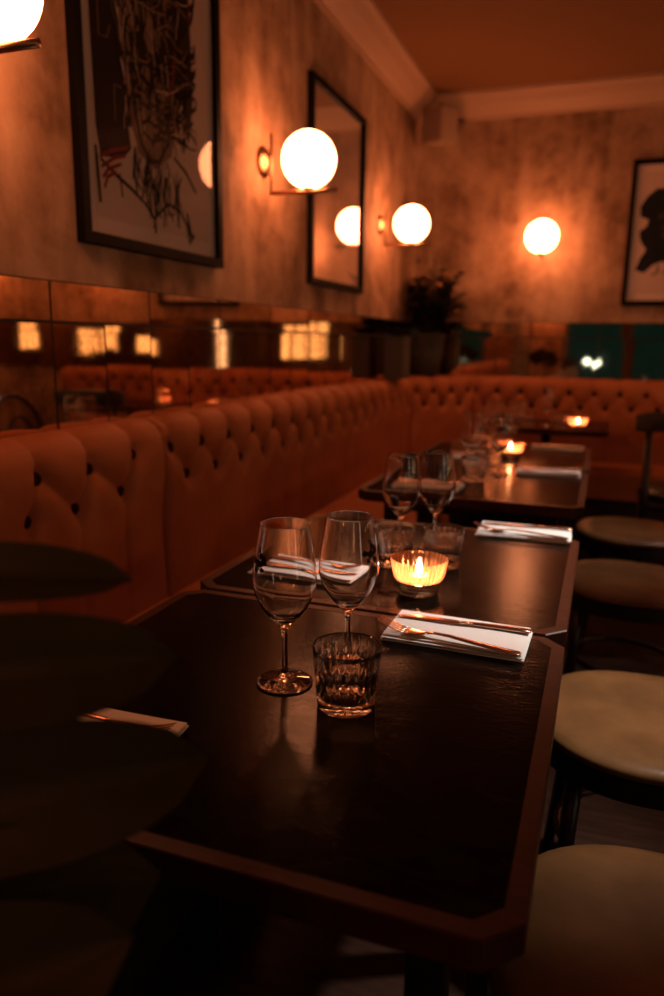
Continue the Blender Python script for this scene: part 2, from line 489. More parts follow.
def seat_poly(m, poly, z0, z1, bev=.03):
    t = bmesh.new()
    a = [t.verts.new((x, y, z0)) for x, y in poly]; b = [t.verts.new((x, y, z1)) for x, y in poly]
    k = len(poly); t.faces.new(a[::-1]); t.faces.new(b)
    for i in range(k): t.faces.new((a[i], a[(i + 1) % k], b[(i + 1) % k], b[i]))
    bmesh.ops.bevel(t, geom=[e for e in t.edges if abs(e.verts[0].co.z - e.verts[1].co.z) < 1e-6 and e.verts[0].co.z > z0 + 1e-5], offset=bev, segments=4, affect='EDGES', profile=.5)
    t.verts.index_update(); m.add([v.co.copy() for v in t.verts], [[v.index for v in f.verts] for f in t.faces], None, True); t.free()
    return m
def banquette(label, s0, s1, tops, lows, ds, seatpoly, plinthpoly, jit=0):
    p, nn = path((s0 + s1) / 2)
    root = thing('banquette', label, 'banquette', (round(p.x, 3), round(p.y, 3), 0), 0, None)
    m, marks = backrest(s0, s1, tops, lows, ds, True, jit)
    o = m.build('backrest', M['leather'], root); o.location = -root.location
    o = seat_poly(MB(), seatpoly, .30, .47).build('seat', M['leather'], root, 50); o.location = -root.location
    o = MB().prism(plinthpoly, 0, .299).build('plinth', M['plinth'], root); o.location = -root.location
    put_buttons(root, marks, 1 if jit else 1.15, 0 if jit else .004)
    return root
Y0 = .5
S = lambda y: y - Y0
SEAM = 1.845
SF = -.70      # seat front
BK = WX + .105 # behind the back cushion foot
pitch = .183
tops = [S(1.346 + pitch * k) for k in range(-4, 3)]
lows = [S(1.288 + pitch * k) for k in range(-4, 4)]
banquette('near section of the tan buttoned banquette, with wide creases, left of the first table', .0, S(SEAM), tops, [s for s in lows if s < S(1.80)], .0085,
          [(BK, Y0), (SF, Y0), (SF, SEAM), (BK, SEAM)], [(WX + .01, Y0 + .02), (SF - .05, Y0 + .02), (SF - .05, SEAM), (WX + .01, SEAM)], .012)
G = .105 * math.tan(PI / 8)
SB = LY - .53   # front of the back seat
c1, c2 = CUM[1], CUM[2]
tops = [S(1.892 + pitch * k) for k in range(0, 16)]
lows = [S(2.014 + pitch * k - .03) for k in range(0, 16)]
banquette('long tan buttoned banquette along the left wall, from the seam to the corner', S(SEAM), c1 - .012, [t for t in tops if t < c1 - .03], [t for t in lows if t < c1 - .03], .0115,
          [(BK, SEAM + .002), (SF, SEAM + .002), (SF, LY - CUT - .004), (BK, LY - CUT - .004)],
          [(WX + .01, SEAM + .002), (SF - .05, SEAM + .002), (SF - .05, LY - CUT - .003), (WX + .01, LY - CUT - .003)])
banquette('short angled corner section of the tan banquette, in front of the plants', c1 - .009, c2 - .012, [c1 + .09, c1 + .23, c1 + .37, c1 + .51], [c1 + .16, c1 + .30, c1 + .44], .0115,
          [(BK + .012, LY - CUT), (SF - .002, LY - CUT), (SF - .002, LY - .117), (WX + CUT - G - .006, LY - .107)],
          [(WX + .15, LY - CUT + .16), (SF - .05, LY - CUT + .003), (SF - .05, LY - .15), (WX + CUT - .16, LY - .15)])
pb = .157
tops = [c2 + (x - (WX + CUT)) for x in [-.76 + pb * k - .07 for k in range(0, 16)]]
lows = [c2 + (x - (WX + CUT)) for x in [-.76 + pb * k + .005 for k in range(0, 15)]]
banquette('buttoned tan banquette across the back wall, under the wall globe and mirror', c2 - .009, CUM[3], tops, lows, .0125,
          [(SF + .003, LY - .105), (SF + .003, SB), (1.75, SB), (1.75, LY - .105)],
          [(SF + .003, LY - .01), (SF + .003, SB + .05), (1.75, SB + .05), (1.75, LY - .01)])
# corner shelf behind the cut corner
o = MB().prism([(WX + .01, LY - CUT + .02), (WX + CUT - .02, LY - .01), (WX + .01, LY - .01)], .96, 1.0).build('corner_shelf', M['plinth'])
tag(o, 'dark triangular corner shelf behind the banquette holding the plants', 'shelf')

# ------------------------------------------------------------------ tables
TZ = .75
TX0, TX1 = -.735, -.022
def table_proto(label, loc, d=.685, column=False):
    w = TX1 - TX0
    root = thing('dining_table', label, 'table', loc, 0, None)
    def oct_(x, y, c): return [(-x + c, -y), (x - c, -y), (x, -y + c), (x, y - c), (x - c, y), (-x + c, y), (-x, y - c), (-x, -y + c)]
    hw, hd, c, e = w / 2, d / 2, .032, .020
    MB().prism(oct_(hw - e, hd - e, c * .75), TZ - .03, TZ - .0006).build('tabletop', M['table'], root)
    O, I = oct_(hw, hd, c), oct_(hw - e, hd - e, c * .75)
    bv = .0016
    Oi = oct_(hw - bv, hd - bv, c)
    vs = [(x, y, TZ - .034) for x, y in I] + [(x, y, TZ - .034) for x, y in Oi] + [(x, y, TZ - .030) for x, y in O] + [(x, y, TZ - bv) for x, y in O] + [(x, y, TZ) for x, y in Oi] + [(x, y, TZ) for x, y in I]
    fs = []
    for r in range(6):
        for k in range(8):
            j = (k + 1) % 8; r2 = (r + 1) % 6
            fs.append((r * 8 + k, r * 8 + j, r2 * 8 + j, r2 * 8 + k))
    MB().add(vs, fs).build('edge_band', M['edge'], root)
    if column:
        MB().tube([(0, -.03, .02), (0, -.03, TZ - .045)], .028, 20).build('column', M['iron'], root)
        MB().box((-.26, -.062, .0), (.26, .002, .022), .006).build('foot_bar', M['iron'], root)
        MB().box((-.18, -.075, TZ - .05), (.18, .015, TZ - .0345), .002).build('bracket', M['iron'], root)
        return root
    for sx in (-1, 1):
        for sy in (-1, 1):
            x, y = sx * (hw - .095), sy * (hd - .10)
            MB().box((x - .020, y - .020, .008), (x + .020, y + .020, TZ - .034), .003).build('leg', M['iron'], root)
    for sy in (-1, 1): MB().box((-hw + .118, sy * (hd - .10) - .012, TZ - .075), (hw - .118, sy * (hd - .10) + .012, TZ - .036), .002).build('apron', M['iron'], root)
    return root
CX = (TX0 + TX1) / 2
TY = [.53, 1.226, 2.27, 2.968]        # front edges of the four tables of the row
T1 = table_proto('nearest dark wood table with two empty wine glasses and one tumbler', (CX, TY[0] + .3425, 0))
T2 = dup(T1, (CX, TY[1] + .3425, 0), None, 'dark wood table holding the nearest candle, second from the front')
T3 = dup(T1, (CX, TY[2] + .3425, 0), None, 'dark wood table beyond the gap, third from the front')
T4 = dup(T1, (CX, TY[3] + .3425, 0), None, 'dark wood table with the middle candle, fourth from the front')
for t in (T1, T2, T3, T4): t['group'] = 'tables along the left banquette'
T5 = table_proto('farthest dark table, in front of the back wall banquette, with farthest candle', (-.30, 4.40 + .30, 0), .60, True); T5['group'] = 'tables along the back banquette'
T6 = dup(T5, (.72, 4.40 + .30, 0), None, 'dark table at the back banquette right of the frame, behind the dark chair', 'tables along the back banquette')

# ------------------------------------------------------------------ glassware
def wine_glass(label, loc, rz=0, deco=None):
    root = thing('wine_glass', label, 'wine glass', loc, rz, 'wine glasses on the tables')
    out = [(0, .0), (.036, .0), (.0395, .0012), (.0400, .0022), (.036, .0034), (.020, .0060), (.010, .0085), (.0055, .013), (.0043, .022), (.0040, .045), (.0040, .066), (.0046, .076), (.0075, .083),
           (.014, .090), (.024, .100), (.034, .114), (.0412, .129), (.0446, .143), (.0450, .153), (.0440, .166), (.0412, .187), (.0378, .209), (.0348, .2285), (.0344, .2295)]
    th = .0009
    inn = [(.0338, .2295), (.0341, .2280), (.0370, .209), (.0403, .187), (.0431, .166), (.0441, .153), (.0437, .1435), (.0403, .130), (.0332, .1156), (.0235, .1028), (.012, .0945), (0, .0920)]
    MB().lathe(out + inn, 56).build('glass_body', M['glass'], root)
    if deco is not None:
        m = MB()
        rnd = random.Random(4)
        def on(a, z):
            zz = [.153, .166, .187, .209]; rr = [.0450, .0440, .0412, .0378]
            for i in range(3):
                if zz[i] <= z <= zz[i + 1]:
                    r = rr[i] + (rr[i + 1] - rr[i]) * (z - zz[i]) / (zz[i + 1] - zz[i]); break
            r += .0003
            return (r * math.cos(a), r * math.sin(a), z)
        def blob(a, z, w, h, n=10):
            pts = [on(a + w * math.cos(2 * PI * k / n) * (1 + .25 * math.sin(3 * k)), z + h * math.sin(2 * PI * k / n) * (1 + .25 * math.cos(2 * k))) for k in range(n)]
            m.add(pts, [tuple(range(n))])
        for da, dz, w, h in ((0, 0, .10, .0035), (.16, .003, .07, .0045), (-.16, .001, .08, .003), (.05, .007, .06, .003), (-.08, -.006, .05, .0025), (.12, -.005, .06, .002), (.0, .012, .03, .003)):
            blob(deco + da * 1.5, .180 + dz * 1.5, w * 1.6, h * 1.6)
        m.build('printed_emblem', M['ink'], root)
    return root
def tumbler(label, loc, rz=0):
    root = thing('tumbler', label, 'tumbler', loc, rz, 'cut glass tumblers')
    H = .086
    prof = [(0, .003), (.030, .003), (.034, 0), (.0375, .0008), (.0390, .004), (.0392, .012), (.0400, .016), (.0412, .030), (.0424, .044), (.0436, .058), (.0445, .066), (.0452, .0745), (.0458, .0845), (.0452, H),
            (.0438, .0850), (.0428, .0745), (.0420, .060), (.0400, .035), (.0378, .019), (.034, .0155), (0, .0145)]
    ribs = {6: .35, 7: 1, 8: 1, 9: .9, 10: .3}
    nr = 22
    def rib(i, a):
        k = ribs.get(i, 0)
        return 1 - .050 * k * abs(math.cos(a * nr / 2)) ** 1.5
    MB().lathe(prof, 132, None, rib).build('glass_body', M['glass'], root, 40)
    return root
def candle(loc, lab_h, lab_c, rz=0):
    root = thing('candle_holder', lab_h, 'candle holder', loc, rz, 'ribbed tealight holders')
    nr = 30
    k = [0, 0, .3, 1, 1, 1, 1, .8, .3, 0, 0, 0, 0, 0, 0, 0]
    prof = [(.0400, .0222), (.0440, .0228), (.0475, .027), (.0500, .034), (.0518, .042), (.0532, .050), (.0545, .057), (.0553, .062), (.0557, .066), (.0552, .0690), (.0538, .0700), (.0528, .0685), (.0505, .055), (.0480, .042), (.0450, .030), (.0400, .0250), (.0400, .0222)]
    prof = [(r_, .0272 + (z_ - .0222) * .87) for r_, z_ in prof]
    MB().lathe(prof, 180, None, lambda i, a: 1 - .030 * (k[i] if i < len(k) else 0) * (.5 - .5 * math.cos(a * nr))).build('glass_bowl', M['candleglass'], root, 50)
    bp = [(0, 0), (.036, 0), (.0385, .002), (.0400, .007), (.0402, .012), (.0420, .016), (.0455, .0195), (.0445, .0215), (.039, .0218), (0, .0218)]
    bp = [(r_, z_ * 1.225) for r_, z_ in bp]
    kk = [0, 0, 0, 1, 1, 1, .6, 0, 0, 0]
    MB().lathe(bp, 180, None, lambda i, a: 1 - .035 * kk[i] * (.5 - .5 * math.cos(a * nr))).build('thick_base', M['baseglass'], root, 50)
    x, y, z = loc
    c = thing('tealight', lab_c, 'candle', (x, y, z + .0270), 0, 'lit tealights')
    MB().lathe([(0, 0), (.0195, 0), (.020, .001), (.020, .0080), (.019, .0085), (.012, .0070), (0, .0065)], 32).build('wax', M['wax'], c)
    MB().tube([(0, 0, .0066), (.0005, 0, .0125)], .0008, 6).build('wick', M['wick'], c)
    MB().lathe([(0, .0110), (.0040, .0125), (.0066, .0165), (.0070, .0205), (.0054, .0260), (.0026, .0320), (0, .0370)], 20).build('flame', M['flame'], c)
    return root

TG = TZ + .0003
wine_glass('empty foreground wine glass with its round foot in view, left of the tumbler', (-.393, .902, TG), 0, deco=R(238)).scale.z = 1.025
wine_glass('empty wine glass in the foreground half hidden behind the ribbed tumbler', (-.332, 1.000, TG), 0, deco=R(-24))
tumbler('nearest cut glass tumbler, standing alone in front of two wine glasses', (-.289, .869, TG))
candle((-.306, 1.356, TG), 'nearest ribbed amber candle holder glowing behind the first napkin', 'lit tealight inside the nearest ribbed holder')
wine_glass('left wine glass on the second table, standing beyond the glowing candle', (-.413, 1.620, TG), .3)
wine_glass('right wine glass on the second table with dark table showing through its bowl', (-.347, 1.690, TG), .8, deco=R(20))
tumbler('tumbler on the second table nearest the banquette, left of its twin', (-.427, 1.674 - .055, TG), .1) if False else tumbler('tumbler on the second table beneath the left wine glass', (-.402, 1.520, TG), .1)
tumbler('tumbler right behind the nearest candle holder', (-.300, 1.580 - .03, TG), .25)
candle((-.345, 3.20, TG), 'blurred glowing candle holder on the fourth table', 'lit tealight in the holder on the fourth table')
# table three and four, blurred
tumbler('blurred tumbler at the near end of the third table', (-.405, 2.60, TG), .2)
wine_glass('blurred wine glass on the third table left of the candle', (-.435, 2.72, TG), .2)
wine_glass('blurred wine glass on the third table in front of the candle', (-.335, 2.76, TG), .4)
tumbler('blurred tumbler beside the candle on the fourth table', (-.47, 3.17, TG), .2)
wine_glass('blurred wine glass at left on the fourth table', (-.45, 3.36, TG), .1)
wine_glass('blurred wine glass on the fourth table behind the candle', (-.36, 3.42, TG), .6)
candle((-.115, 4.47, TG), 'farthest glowing candle holder, right end of the back table', 'lit tealight in the farthest holder at the back')
wine_glass('farthest wine glass on the back table, tallest beside the tumblers', (-.30, 4.58, TG), .2)
tumbler('farthest left tumbler on the back table', (-.40, 4.50, TG), .2)
tumbler('tumbler on the back table beside the farthest candle', (-.215, 4.50, TG), .4)
candle((.50, 4.84, TG), 'candle holder on the table behind the dark chair, seen in the mirror', 'lit tealight on the table behind the dark chair, seen in the mirror')

# ------------------------------------------------------------------ napkins and cutlery
def strip(m, pts, halfw, th, n=6):
    """flat bar along pts [(x,y,z)], half widths, thickness, rounded section"""
    k = len(pts); P = [Vector(p) for p in pts]
    hw = halfw if isinstance(halfw, (list, tuple)) else [halfw] * k
    tt = th if isinstance(th, (list, tuple)) else [th] * k
    vs = []; fs = []
    sec = [(-1, 0), (-.75, .8), (0, 1), (.75, .8), (1, 0), (.75, -.8), (0, -1), (-.75, -.8)]
    for i, p in enumerate(P):
        d = (P[min(i + 1, k - 1)] - P[max(0, i - 1)]).normalized()
        side = Vector((-d.y, d.x, 0)).normalized(); up = d.cross(side) * -1
        if up.z < 0: up = -up
        for a, b in sec: vs.append(p + side * (a * hw[i]) + up * (b * tt[i] / 2))
    q = len(sec)
    for i in range(k - 1):
        for j in range(q): fs.append((i * q + j, i * q + (j + 1) % q, (i + 1) * q + (j + 1) % q, (i + 1) * q + j))
    fs.append(tuple(range(q))[::-1]); fs.append(tuple((k - 1) * q + j for j in range(q)))
    return m.add(vs, fs, None, True)
def fork(label, loc, rz):
    root = thing('fork', label, 'fork', loc, rz, 'forks on the napkins'); root.scale = (1.16, 1.05, 1.1)
    m = MB()                           # handle end at +x, tines towards -x; lies from x=+.1 to x=-.1
    strip(m, [(.100, 0, .0025), (.097, 0, .0026), (.085, 0, .0030), (.04, 0, .0052), (.0, 0, .0082), (-.020, 0, .0082), (-.032, 0, .0062)], [.004, .0085, .0088, .0066, .0040, .0034, .0050], [.0018, .0028, .0030, .0032, .0032, .003, .0026])
    m.build('handle', M['steel'], root)
    m = MB()
    strip(m, [(-.030, 0, .0066), (-.036, 0, .0054), (-.045, 0, .0042), (-.056, 0, .0036), (-.064, 0, .0040)], [.0045, .0085, .0118, .0125, .0122], .0022)
    m.build('head', M['steel'], root)
    for y in (-.0102, -.0034, .0034, .0102):
        m = MB()
        strip(m, [(-.060, y, .0039), (-.072, y, .0055), (-.088, y, .0100), (-.098, y * .96, .0140), (-.103, y * .95, .0165)], [.0022, .0021, .0018, .0014, .0006], [.0020, .0018, .0016, .0014, .0008])
        m.build('tine', M['steel'], root)
    return root
def knife(label, loc, rz):
    root = thing('table_knife', label, 'knife', loc, rz, 'knives on the napkins')
    m = MB()
    strip(m, [(.112, 0, .0035), (.109, 0, .0038), (.095, 0, .0042), (.05, 0, .0042), (.02, 0, .0038), (.008, 0, .0034)], [.004, .0082, .0090, .0072, .0058, .0060], [.003, .005, .0058, .0054, .0046, .0036])
    m.build('handle', M['steel'], root)
    m = MB()
    strip(m, [(.009, 0, .0034), (-.01, .0008, .0030), (-.05, .0012, .0028), (-.085, .0006, .0026), (-.105, -.002, .0026), (-.113, -.005, .0026)], [.0060, .0085, .0098, .0094, .0066, .0012], [.003, .0018, .0015, .0014, .0012, .0008])
    m.build('blade', M['steel'], root)
    return root
NAP = None
def napkin(label, loc, rz, w=.230, d=.125):
    root = None
    m = MB()
    rnd = random.Random(int(loc[1] * 100))
    z = 0
    for k in range(3):
        th = .0036
        nx, ny = 22, 14
        vs = []; fs = []
        ox, oy = rnd.uniform(-.003, .003), rnd.uniform(-.002, .002)
        ww, dd = w / 2 - .0015 * k, d / 2 - .0012 * k
        for side in (0, 1):
            for i in range(nx + 1):
                for j in range(ny + 1):
                    u, v = -1 + 2 * i / nx, -1 + 2 * j / ny
                    e = min(1, (1 - abs(u)) * 8, (1 - abs(v)) * 6); e = math.sqrt(max(0, 1 - (1 - e) ** 2)) if e < 1 else 1
                    wav = .0006 * math.sin(u * 5 + k) * math.cos(v * 3 + k) if k == 2 and side else 0
                    h = th / 2 + (1 if side else -1) * th / 2 * (.35 + .65 * e)
                    if not side and k == 0: h = 0
                    vs.append((u * ww + ox, v * dd + oy, z + h + wav))
        N = (nx + 1) * (ny + 1); id_ = lambda s_, i, j: s_ * N + i * (ny + 1) + j
        for i in range(nx):
            for j in range(ny):
                fs.append((id_(1, i, j), id_(1, i + 1, j), id_(1, i + 1, j + 1), id_(1, i, j + 1)))
                fs.append((id_(0, i, j + 1), id_(0, i + 1, j + 1), id_(0, i + 1, j), id_(0, i, j)))
        for i in range(nx):
            fs.append((id_(0, i, 0), id_(0, i + 1, 0), id_(1, i + 1, 0), id_(1, i, 0))); fs.append((id_(0, i + 1, ny), id_(0, i, ny), id_(1, i, ny), id_(1, i + 1, ny)))
        for j in range(ny):
            fs.append((id_(0, 0, j + 1), id_(0, 0, j), id_(1, 0, j), id_(1, 0, j + 1))); fs.append((id_(0, nx, j), id_(0, nx, j + 1), id_(1, nx, j + 1), id_(1, nx, j)))
        m.add(vs, fs, None, True); z += th + .0002
    o = m.build('napkin', M['napkin'], None, 60); o.location = loc; o.rotation_euler = (0, 0, rz)
    return tag(o, label, 'napkin', 'folded white napkins')
NZ = TG + .0116
where = ['the nearest table', 'the second table', 'the third table', 'the fourth table']
for k, y in enumerate(TY):
    r = [-.02, .03, .02, -.03][k]
    # chair side, at the far edge of each table
    yr = y + [.630, .675, .60, .625][k]; xr = [-.194, -.158, -.165, -.17][k]
    napkin('folded white napkin on %s, on the chair side' % where[k], (xr, yr, TG), r)
    fork('fork on the chair side napkin of %s' % where[k], (xr - .004, yr - .052, NZ), r - .11)
    knife('knife on the chair side napkin of %s' % where[k], (xr + .005, yr + .028, NZ), r + .035)
    # banquette side, at the near edge of each table
    yl = y + [.140, .165, .15, .16][k]; xl = [-.565, -.545, -.53, -.56][k]
    napkin('folded white napkin on %s, on the banquette side' % where[k], (xl, yl, TG), -r * 2)
    fork('fork on the banquette side napkin of %s' % where[k], (xl, yl + .020, NZ), PI - r * 2 - .05)
    knife('knife on the banquette side napkin of %s' % where[k], (xl, yl - .026, NZ), PI - r * 2 + .03)

# ------------------------------------------------------------------ chairs
def chair_proto(label, loc, rz):
    """bentwood chair, seat centre at origin, sitter faces -x, backrest at +x"""
    root = thing('bentwood_chair', label, 'chair', loc, rz, 'bentwood chairs')
    n = 48
    def rim(r, sx=1.0): return [(r * sx * math.copysign(abs(math.cos(a)) ** .86, math.cos(a)), r * 1.0 * math.copysign(abs(math.sin(a)) ** .86, math.sin(a))) for a in [2 * PI * k / n for k in range(n)]]
    rings = [(.218, .452), (.226, .458), (.228, .466), (.222, .474), (.205, .480), (.16, .482), (.10, .479), (.05, .4775)]
    vs = []; fs = []
    for r, z in rings: vs += [(x, y, z) for x, y in rim(r)]
    for i in range(len(rings) - 1):
        for k in range(n):
            j = (k + 1) % n; fs.append((i * n + k, i * n + j, (i + 1) * n + j, (i + 1) * n + k))
    fs.append(tuple((len(rings) - 1) * n + k for k in range(n))); fs.append(tuple(range(n))[::-1])
    MB().add(vs, fs, None, True).build('seat', M['seat'], root, 60)
    O, I = rim(.224), rim(.19)
    vs = [(x, y, .408) for x, y in O] + [(x, y, .451) for x, y in O] + [(x, y, .451) for x, y in I] + [(x, y, .408) for x, y in I]
    fs = [(r * n + k, r * n + (k + 1) % n, ((r + 1) % 4) * n + (k + 1) % n, ((r + 1) % 4) * n + k) for r in range(4) for k in range(n)]
    MB().add(vs, fs).build('seat_frame', M['chairwood'], root, 40)
    ring = [(.165 * math.cos(a), .165 * math.sin(a), .20) for a in [2 * PI * k / 36 for k in range(37)]]
    MB().tube(ring, .0095, 8, cap=False).build('stretcher_ring', M['chairwood'], root)
    for sy in (-1, 1):
        MB().tube([(-.145, sy * .14, .409), (-.152, sy * .147, .25), (-.175, sy * .170, .004)], [.017, .016, .0125], 12).build('leg', M['chairwood'], root)
        MB().tube([(.150, sy * .135, .409), (.165, sy * .145, .22), (.205, sy * .165, .004)], [.017, .016, .0125], 12).build('leg', M['chairwood'], root)
    pts = []
    for k in range(25):
        a = PI * k / 24
        y = -math.cos(a) * .185; z = .455 + .45 * math.sin(a) ** .55
        pts.append((.215 + .10 * ((z - .455) / .45) ** 1.2, y, z))
    MB().tube(pts, .0145, 10).build('back_hoop', M['chairwood'], root)
    pts = []
    for k in range(17):
        a = PI * k / 16
        y = -math.cos(a) * .105; z = .46 + .33 * math.sin(a) ** .55
        pts.append((.212 + .085 * ((z - .455) / .45) ** 1.2, y, z))
    MB().tube(pts, .010, 10).build('inner_hoop', M['chairwood'], root)
    return root
CHX = .150
ch = chair_proto('nearest dark bentwood chair with tan seat, in the lower right corner', (CHX - .005, .88, 0), 0)
dup(ch, (CHX, 1.545, 0), .06, 'bentwood chair with shiny tan seat beside the second table')
dup(ch, (CHX - .01, 2.52, 0), -.05, 'bentwood chair with tan seat beside the third table')
dup(ch, (CHX + .02, 3.245, 0), .04, 'bentwood chair with tan seat beside the fourth table')
# chair at the back, its broad dark back rail towards the camera
e = thing('rail_back_chair', 'dark chair seen from behind at the right edge, facing the back banquette', 'chair', (.42, 4.02, 0), 0)
MB().box((-.20, -.17, .43), (.20, .21, .475), .015).build('seat', M['chairwood'], e)
m = MB()
pts = [(-.245, -.175, .0)]
vs = []
rail = []
for k in range(13):
    x = -.255 + .51 * k / 12; rail.append((x, -.175 - .05 * (1 - (x / .255) ** 2), .862 + .018 * (1 - (x / .255) ** 2)))
strip_v = []
for k, (x, y, z) in enumerate(rail):
    h = .046 * (1 - .5 * abs(k - 6) / 6 * 0) * (.75 if k in (0, 12) else 1)
    for dy, dz in ((-.016, -h), (.016, -h), (.020, 0), (.016, h), (-.016, h), (-.020, 0)): strip_v.append((x, y + dy, z + dz))
fs = []
for i in range(12):
    for j in range(6): fs.append((i * 6 + j, i * 6 + (j + 1) % 6, (i + 1) * 6 + (j + 1) % 6, (i + 1) * 6 + j))
fs += [(0, 1, 2, 3, 4, 5), tuple(72 + j for j in range(6))[::-1]]
m.add(strip_v, fs, None, True).build('top_rail', M['chairwood'], e, 50)
for sx in (-1, 1):
    MB().tube([(sx * .175, -.16, .0), (sx * .182, -.165, .45), (sx * .192, -.195, .83)], [.016, .021, .017], 12).build('back_post', M['chairwood'], e)
    MB().tube([(sx * .165, .17, .0), (sx * .175, .175, .43)], [.014, .019], 12).build('leg', M['chairwood'], e)
MB().sphere((0, .02, .50), .2, 28, 12, (1.05, 1.0, .26)).build('seat_cushion', M['dark'], e)

# ------------------------------------------------------------------ wall lamps
def wall_lamp(label, loc, rz):
    """origin on the wall at arm height; arm points along +x"""
    root = thing('globe_wall_lamp', label, 'wall lamp', loc, rz, 'globe wall lamps')
    T = Matrix.Translation((0, 0, .115)) @ Matrix.Rotation(PI / 2, 4, 'Y')
    MB().lathe([(0, .0005), (.056, .0005), (.058, .003), (.056, .007), (.046, .016), (.030, .024), (.012, .029), (0, .030)], 40, T).build('wall_plate', M['brass'], root)
    MB().tube([(.034, 0, -.004), (.034, 0, .215)], .0052, 12).build('upright_rod', M['brass'], root)
    MB().tube([(.030, 0, 0), (.305, 0, 0)], .0085, 14).build('arm', M['brass'], root)
    MB().lathe([(0, .009), (.019, .009), (.021, .011), (.021, .016), (.012, .019), (0, .019)], 24, Matrix.Translation((.190, 0, 0))).build('globe_cap', M['dark'], root)
    MB().sphere((.190, 0, .112), .1025, 40, 20).build('globe', M['globe'], root)
    return root
wl = wall_lamp('glowing globe wall lamp cut by the top left corner', (WX, 1.188, 1.742), 0)
dup(wl, (WX, 2.775, 1.783), 0, 'glowing globe wall lamp between the two framed pictures')
dup(wl, (WX, 4.374, 1.781), 0, 'glowing globe wall lamp beyond the second picture, near the plants')
dup(wl, (1.33, LY, 1.781), -PI / 2, 'globe wall lamp on the back wall right of the blue black picture')
dup(wl, (2.55, LY, 1.781), -PI / 2, 'globe wall lamp farthest right along the back wall')
dup(wl, (WX, -1.87, 1.781), 0, 'globe wall lamp near the front windows on the left wall')
dup(wl, (-1.0, FY, 1.781), PI / 2, 'unseen globe wall lamp added behind the camera to brighten the front wall')  # added so the front wall mirrors brighter; never in view itself
dup(wl, (-.440, LY, 1.781), -PI / 2, 'glowing globe wall lamp alone on the back wall')

# ------------------------------------------------------------------ pictures
def picture(name, label, T, w, h, art, matw=.045, fw=.030):
    """local: x across, y up, z out of the wall; origin lower left corner of the frame"""
    root = thing('framed_picture', label, 'picture', (0, 0, 0), 0, 'framed pictures on the walls')
    root.matrix_world = T
    m = MB()
    D = .028
    for lo, hi in (((0, 0), (w, fw)), ((0, h - fw), (w, h)), ((0, fw), (fw, h - fw)), ((w - fw, fw), (w, h - fw))):
        m.box((lo[0], lo[1], .001), (hi[0], hi[1], D), .0012)
    m.build('frame', M['frame'], root)
    MB().box((fw, fw, .004), (w - fw, h - fw, .010)).build('picture_mat', M['mat'], root)
    pr = MB().box((fw + matw, fw + matw, .0102), (w - fw - matw, h - fw - matw, .0112)).build('print', M['paper'] if art != 'plain' else M['mat'], root)
    return root, pr
class Art:
    def __init__(s): s.m = {}
    def get(s, c):
        if c not in s.m: s.m[c] = MB()
        return s.m[c]
    def poly(s, pts, c, z): s.get(c).add([(x, y, z) for x, y in pts], [tuple(range(len(pts)))])
    def stroke(s, pts, w, c, z):
        P = [Vector((x, y, 0)) for x, y in pts]; n = len(P); L = []; Rr = []
        for i, p in enumerate(P):
            d = (P[min(i + 1, n - 1)] - P[max(0, i - 1)])
            d = d.normalized() if d.length > 1e-6 else Vector((1, 0, 0))
            q = Vector((-d.y, d.x, 0)); ww = w * (.6 + .4 * math.sin(PI * (i + .5) / n))
            L.append(p + q * ww / 2); Rr.append(p - q * ww / 2)
        vs = [(v.x, v.y, z) for v in L] + [(v.x, v.y, z) for v in Rr]
        s.get(c).add(vs, [(i, i + 1, n + i + 1, n + i) for i in range(n - 1)])
    def build(s, parent):
        for c, m in s.m.items():
            m.build({'ink': 'black_marks', 'inkb': 'blue_black_marks', 'inkr': 'red_marks', 'inkt': 'tan_marks', 'paper': 'pale_marks'}[c], M[c], parent)

# picture one (wall x=WX): local x -> +y, local y -> +z, local z -> +x
def onleft(y, z, lean=0): return Matrix.Translation((WX, y, z)) @ Matrix(((0, 0, 1, 0), (1, 0, 0, 0), (0, 1, 0, 0), (0, 0, 0, 1))) @ Matrix.Rotation(lean, 4, 'X')
def onback(x, z, lean=0): return Matrix.Translation((x, LY, z)) @ Matrix(((1, 0, 0, 0), (0, 0, -1, 0), (0, 1, 0, 0), (0, 0, 0, 1))) @ Matrix.Rotation(lean, 4, 'X')
p1, pr = picture('one', 'large framed print of a scribbled abstract head, between the first and second globe', onleft(1.650, 1.470), .742, .965, 'art')
A = Art(); rnd = random.Random(21)
# local coordinates: u = y-1.65, v = z-1.47
zz = .0116
A.poly([(.075, .90), (.185, .90), (.19, .70), (.205, .50), (.225, .36), (.24, .275), (.205, .245), (.10, .225), (.085, .30), (.08, .55)], 'ink', zz)
A.poly([(.185, .90), (.56, .90), (.57, .80), (.50, .83), (.42, .80), (.33, .84), (.25, .80), (.20, .86)], 'ink', zz)
A.poly([(.46, .82), (.57, .80), (.585, .50), (.555, .36), (.52, .40), (.53, .55), (.49, .60), (.47, .70)], 'ink', zz)
A.poly([(.40, .62), (.47, .60), (.50, .52), (.46, .50), (.42, .54)], 'ink', zz)
A.poly([(.245, .57), (.32, .60), (.33, .53), (.30, .49), (.26, .51)], 'ink', zz)
